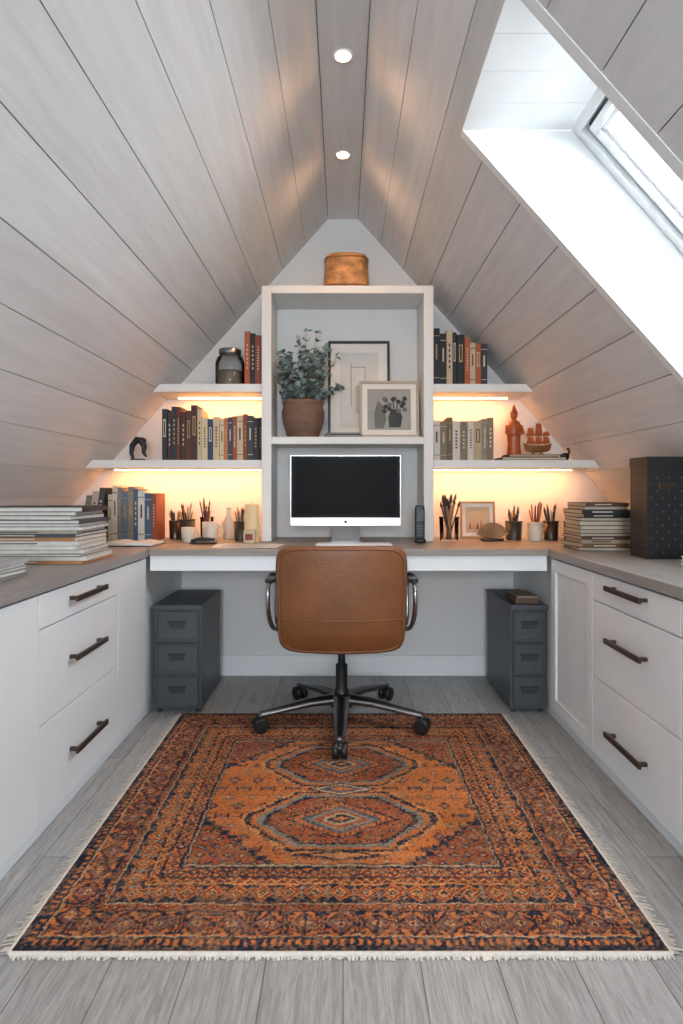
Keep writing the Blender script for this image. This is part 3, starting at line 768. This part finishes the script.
def art2(mb,M):
    dk=hx('#1f2022'); gy=hx('#5f5e5b')
    mb.prism([(-0.075,0.05),(-0.03,0.05),(-0.015,0.10),(-0.03,0.17),(-0.06,0.20),(-0.08,0.13)],0.0058,0.0062,2,gy,M=M)
    mb.prism([(0.0,0.055),(0.06,0.055),(0.07,0.11),(0.055,0.15),(0.01,0.15),(-0.005,0.11)],0.0052,0.0057,2,dk,M=M)
    for i in range(16):
        x=0.03+0.055*math.sin(i*2.4); h=0.175+0.035*math.cos(i*1.7)
        mb.lathe([(0,0),(0.013,0),(0.013,0.0003),(0,0.0003)],0,0,0,7,2,dk if i%3 else gy,M=M@Matrix.Translation((x,0.0052-i*0.0001,h))@Matrix.Rotation(math.radians(90),4,'X'))
    for x,h in ((-0.01,0.19),(0.02,0.20),(0.05,0.20)):
        mb.prism([(0.03+(x-0.03)*0.3-0.003,0.14),(0.03+(x-0.03)*0.3+0.003,0.14),(x+0.003,h),(x-0.003,h)],0.0054,0.0062,2,dk,M=M)
frame('picture_frame',0.088,3.265,1.3175,0.34,0.55,0.014,blackm,hx('#c4c5c3'),mat_w=0.05,art=art1)
frame('picture_frame',0.245,3.165,1.3175,0.315,0.305,0.014,mk('pale_wood_frame',hx('#a69c8b'),0.5,var=0.1),hx('#93918c'),mat_w=0.028,art=art2)
def art3(mb,M):
    for i in range(5):
        mb.prism([(-0.05+i*0.02,0.05),(-0.035+i*0.02,0.05),(-0.04+i*0.02,0.09+0.02*(i%2))],0.0055,0.0062,2,hx(['#8a5a34','#c98a4a','#6b4428','#a8702f','#d0a060'][i]),M=M)
frame('picture_frame',0.735,3.26,CT+0.0035,0.19,0.20,0.010,mk('gilt_frame',hx('#9a7850'),0.4,var=0.1),hx('#b8a688'),mat_w=0.02,art=art3)
mb=MB(); cx,cy=0.775,3.12
mb.sq((cx,cy,CT+0.008),(0.06,0.03,0.007),0.4,0.5,28,8,0)
for i in range(11):
    a=math.radians(-70+14*i); L_=0.085
    p0=Vector((cx,cy,CT+0.014)); p1=p0+Vector((math.sin(a)*L_*0.95,-0.006,math.cos(a)*L_*0.9+0.004))
    mb.tube([p0,p0.lerp(p1,0.5)+Vector((0,-0.008,0)),p1],[0.003,0.008,0.011],8,1)
mb.build('scallop_shell',[bronze,mk('shell',hx('#9a7652'),0.4,var=0.2,scale=40)])

# ------------------------------------------------------------------ potted plant
pl=empty('potted_eucalyptus',(-0.213,3.20,1.315))
mb=MB(); mb.lathe([(0.072,0.001),(0.085,0.01),(0.110,0.09),(0.114,0.135),(0.104,0.172),(0.112,0.185),(0.112,0.195),(0.100,0.195),(0.094,0.17),(0,0.165)],-0.213,3.20,1.315,40,0)
mb.build('pot',[mk('terracotta_wash',hx('#74594a'),0.8,var=0.35,scale=9,stretch=(1,1,4),bump=0.3,bscale=30)],parent=pl)
mb=MB(); random.seed(21)
for i in range(50):
    a=random.uniform(0,2*math.pi); R=random.uniform(0.03,0.20); H=random.uniform(0.06,0.40)*(1-0.25*(R/0.19)**2)
    b=Vector((-0.213+0.05*math.cos(a),3.20+0.04*math.sin(a),1.48)); tip=Vector((-0.200+R*math.cos(a),3.18+0.6*R*math.sin(a),1.49+H))
    tip.x=max(tip.x,-0.352)
    if tip.x>-0.11: tip.y=min(tip.y,3.20)
    mid=b.lerp(tip,0.5)+Vector((0,0,0.03))
    pts=[]
    for k in range(9):
        t=k/8; pts.append(b*(1-t)**2+mid*2*t*(1-t)+tip*t*t)
    mb.tube(pts,[0.0025-0.0018*k/8 for k in range(9)],5,1)
    for k in range(2,9):
        for q in range(3):
            p=pts[k]+Vector((random.uniform(-.008,.008),random.uniform(-.008,.008),random.uniform(-.01,.01)))
            th=random.uniform(0,2*math.pi); el=random.uniform(-0.5,0.9)
            d=Vector((math.cos(th)*math.cos(el),math.sin(th)*math.cos(el),math.sin(el))); n=d.cross(Vector((random.uniform(-1,1),random.uniform(-1,1),1))).normalized(); up=d.cross(n)
            r=random.uniform(0.011,0.018); c0=p+d*r*1.2
            if (c0.x-r*1.2<-0.362 and c0.y+r>3.075) or c0.y+r*1.2>3.345: continue
            if c0.x>-0.10 and c0.y>3.225: continue
            v=[c0+d*r*1.15*math.cos(w)+n*r*math.sin(w)*0.85+up*0.002*math.cos(2*w) for w in [2*math.pi*j/9 for j in range(9)]]
            g=random.uniform(0.8,1.2); base=hx(random.choice(['#8c9f9e','#7a8f8e','#9fb0ae','#697f7c','#5c706e']))
            mb.add(v,[tuple(range(9))],0,tuple(u*g for u in base),True)
mb.build('foliage',[mk('eucalyptus_leaf',(1,1,1),0.55,var=0.1,attr=True),woodm],parent=pl)
random.seed(5)
mb=MB(); z=1.315
for t,c,w in ((0.012,'#23262b',0.20),(0.010,'#39404a',0.18)):
    mb.box(0.0-w/2,w/2,3.105,3.15,z,z+t,0,hx(c)); mb.box(-w/2+0.003,w/2-0.003,3.1045,3.15,z+0.003,z+t-0.003,0,hx('#8b8f94')); z+=t+0.0003
mb.build('notebook_stack',[books],bevel=0.0008)

# ------------------------------------------------------------------ small objects on shelves
mb=MB(); cx,cy,z=-0.605,3.215,1.589
mb.lathe([(0.06,0.0),(0.074,0.006),(0.078,0.03),(0.078,0.13),(0.068,0.158),(0.056,0.166),(0.056,0.18)],cx,cy,z,36,0)
mb.lathe([(0.066,0.004),(0.07,0.03),(0.07,0.085),(0.0,0.09)],cx,cy,z,30,2,hx('#857768'))
mb.lathe([(0.060,0.178),(0.060,0.198),(0.055,0.203),(0,0.203)],cx,cy,z,30,1)
mb.build('glass_jar',[glassy('smoked_glass',(0.86,0.87,0.87),0.25),chrome,paint])
mb=MB(); cx,cy,z=0.018,3.22,2.091
def drum(p):
    t=(p.z+0.1)/0.2; k=1.0-0.07*t; return (p.x*k,p.y*k,p.z)
mb.sq((cx,cy,z+0.1),(0.122,0.095,0.0985),0.22,0.62,56,26,0,fn=drum)
for zz,k in ((0.022,1.0),(0.172,0.945)):
    pts=[]
    for i in range(49):
        a=2*math.pi*i/48; pts.append((cx+0.1225*k*math.copysign(abs(math.cos(a))**0.62,math.cos(a)),cy+0.0955*k*math.copysign(abs(math.sin(a))**0.62,math.sin(a)),z+zz))
    mb.tube(pts,0.0035,8,1)
mb.build('wooden_box',[mk('burl_wood',hx('#a87848'),0.6,var=0.9,scale=9,stretch=(1.6,1.6,2.2),bump=0.6,bscale=30,detail=10),woodm])
mb=MB(); cx,cy,z=-1.09,3.19,1.196
mb.box(cx-0.035,cx+0.035,cy-0.02,cy+0.02,z,z+0.010)
mb.tube([(cx-0.025,cy,z+0.008),(cx-0.035,cy,z+0.04),(cx-0.03,cy,z+0.08),(cx-0.005,cy,z+0.112),(cx+0.02,cy,z+0.105),(cx+0.033,cy,z+0.075),(cx+0.030,cy,z+0.04),(cx+0.045,cy,z+0.02)],[0.008,0.011,0.015,0.019,0.020,0.014,0.010,0.005],12,0)
mb.sq((cx+0.02,cy,z+0.108),(0.024,0.014,0.016),1,1,18,12,0)
mb.build('abstract_sculpture',[blackm],bevel=0.001)
mb=MB(); mb.box(0.83,1.165,3.13,3.30,1.196,1.212,0,hx('#3a3330')); mb.box(0.833,1.162,3.128,3.298,1.1985,1.2095,0,hx('#b8ad98'))
mb.box(0.87,1.13,3.14,3.29,1.2123,1.228,0,hx('#5a2d22')); mb.box(0.873,1.127,3.138,3.288,1.2145,1.2255,0,hx('#a89c88')); mb.build('book_stack',[books],bevel=0.001)
om=mk('orange_glaze',hx('#b0562c'),0.4,var=0.25,scale=12)
mb=MB(); cx,cy,z=0.915,3.21,1.229
mb.lathe([(0.034,0),(0.038,0.01),(0.032,0.06),(0.036,0.11),(0.040,0.15),(0.030,0.175),(0.012,0.185),(0.012,0.192)],cx,cy,z,28,0,sy=0.8)
mb.sq((cx,cy,z+0.212),(0.019,0.019,0.024),1,1,20,14,0); mb.lathe([(0.022,0.222),(0.012,0.24),(0.003,0.268)],cx,cy,z,18,0)
for s_ in (-1,1): mb.tube([(cx+s_*0.036,cy,z+0.155),(cx+s_*0.042,cy-0.015,z+0.115),(cx+s_*0.008,cy-0.036,z+0.105)],[0.010,0.010,0.007],10,0)
mb.build('figurine',[om])
mb=MB(); cx,cy,z=1.04,3.21,1.229
hull=[]
for i in range(9):
    t=-1+2*i/8; w=0.026*(1-abs(t)**2.5)+0.001; sh=0.016*t*t
    hull.append([(cx+t*0.078,cy-w,z+0.046+sh),(cx+t*0.068,cy-w*0.5,z+0.018+sh*0.5),(cx+t*0.062,cy,z+0.012+sh*0.5),(cx+t*0.068,cy+w*0.5,z+0.018+sh*0.5),(cx+t*0.078,cy+w,z+0.046+sh)])
v=[p for r in hull for p in r]; f=[]
for i in range(8):
    for j in range(4): f.append((i*5+j,i*5+j+1,(i+1)*5+j+1,(i+1)*5+j))
    f.append((i*5,(i+1)*5,(i+1)*5+4,i*5+4))
mb.add(v,f,1,(1,1,1),False)
mb.box(cx-0.03,cx+0.03,cy-0.018,cy+0.018,z,z+0.006,1)
for s_ in (-1,1): mb.box(cx+s_*0.02-0.003,cx+s_*0.02+0.003,cy-0.008,cy+0.008,z+0.006,z+0.018,1)
for x_,h in ((-0.04,0.15),(0.004,0.175),(0.044,0.13)):
    mb.tube([(cx+x_,cy,z+0.04),(cx+x_,cy,z+h)],0.0020,6,1)
    for a,b in ((0.058,0.095),(0.10,h-0.008)):
        w=0.021; n=5
        g=[(cx+x_-w*(1-0.12*k)+2*w*(1-0.12*k)*i/n,cy-0.002-0.010*math.sin(math.pi*k/3)*1.0,z+a+(b-a)*k/3) for k in range(4) for i in range(n+1)]
        ff=[(k*(n+1)+i,k*(n+1)+i+1,(k+1)*(n+1)+i+1,(k+1)*(n+1)+i) for k in range(3) for i in range(n)]
        mb.add(g,ff,0,(1,1,1),True)
mb.build('model_ship',[om,woodm])
mb=MB(); cx,cy,z=1.19,3.2,1.196
mb.sq((cx-0.005,cy,z+0.022),(0.022,0.012,0.02),0.8,0.8,20,12,0); mb.tube([(cx+0.01,cy,z+0.03),(cx+0.018,cy,z+0.05),(cx+0.012,cy,z+0.06)],[0.008,0.006,0.005],8,0); mb.sq((cx+0.01,cy,z+0.062),(0.010,0.007,0.007),1,1,14,8,0)
mb.tube([(cx-0.022,cy,z+0.022),(cx-0.036,cy,z+0.035)],[0.008,0.002],8,0)
mb.build('bird_figurine',[blackm])

# ------------------------------------------------------------------ lights
def area(name,loc,target,sx,sy,energy,col):
    l=bpy.data.lights.new(name,'AREA'); l.shape='RECTANGLE'; l.size=sx; l.size_y=sy; l.energy=energy; l.color=col
    o=bpy.data.objects.new(name,l); o.location=loc
    d=Vector(target)-Vector(loc); o.rotation_euler=d.to_track_quat('-Z','Y').to_euler(); scene.collection.objects.link(o); return o
c=Vector(wpt(LW/2,(SY0+SY1)/2,0.35)); t=Vector(wpt(LW/2,(SY0+SY1)/2,0.0))
area('daylight_skylight',c,t,1.0,1.0,62,(0.88,0.94,1.0))
area('fill_gable',(0,YF-0.35,1.45),(0,0,1.25),1.5,1.3,138,(0.91,0.955,1.0))  # area light added out of view behind the camera as frontal fill
w=bpy.data.worlds.new('overcast_sky'); scene.world=w; w.use_nodes=True
nt=w.node_tree; bg=nt.nodes['Background']
bg.inputs['Color'].default_value=(0.86,0.93,1.0,1); bg.inputs['Strength'].default_value=2.5

# ------------------------------------------------------------------ camera
cam=bpy.data.cameras.new('camera'); cam.sensor_fit='VERTICAL'; cam.sensor_height=24; cam.lens=600/1024*24
cam.shift_y=-22/1024; cam.shift_x=-1.5/1024; cam.clip_start=0.02
co=bpy.data.objects.new('camera',cam); co.location=(0,0,1.04); co.rotation_euler=(math.radians(90),0,0)
scene.collection.objects.link(co); scene.camera=co
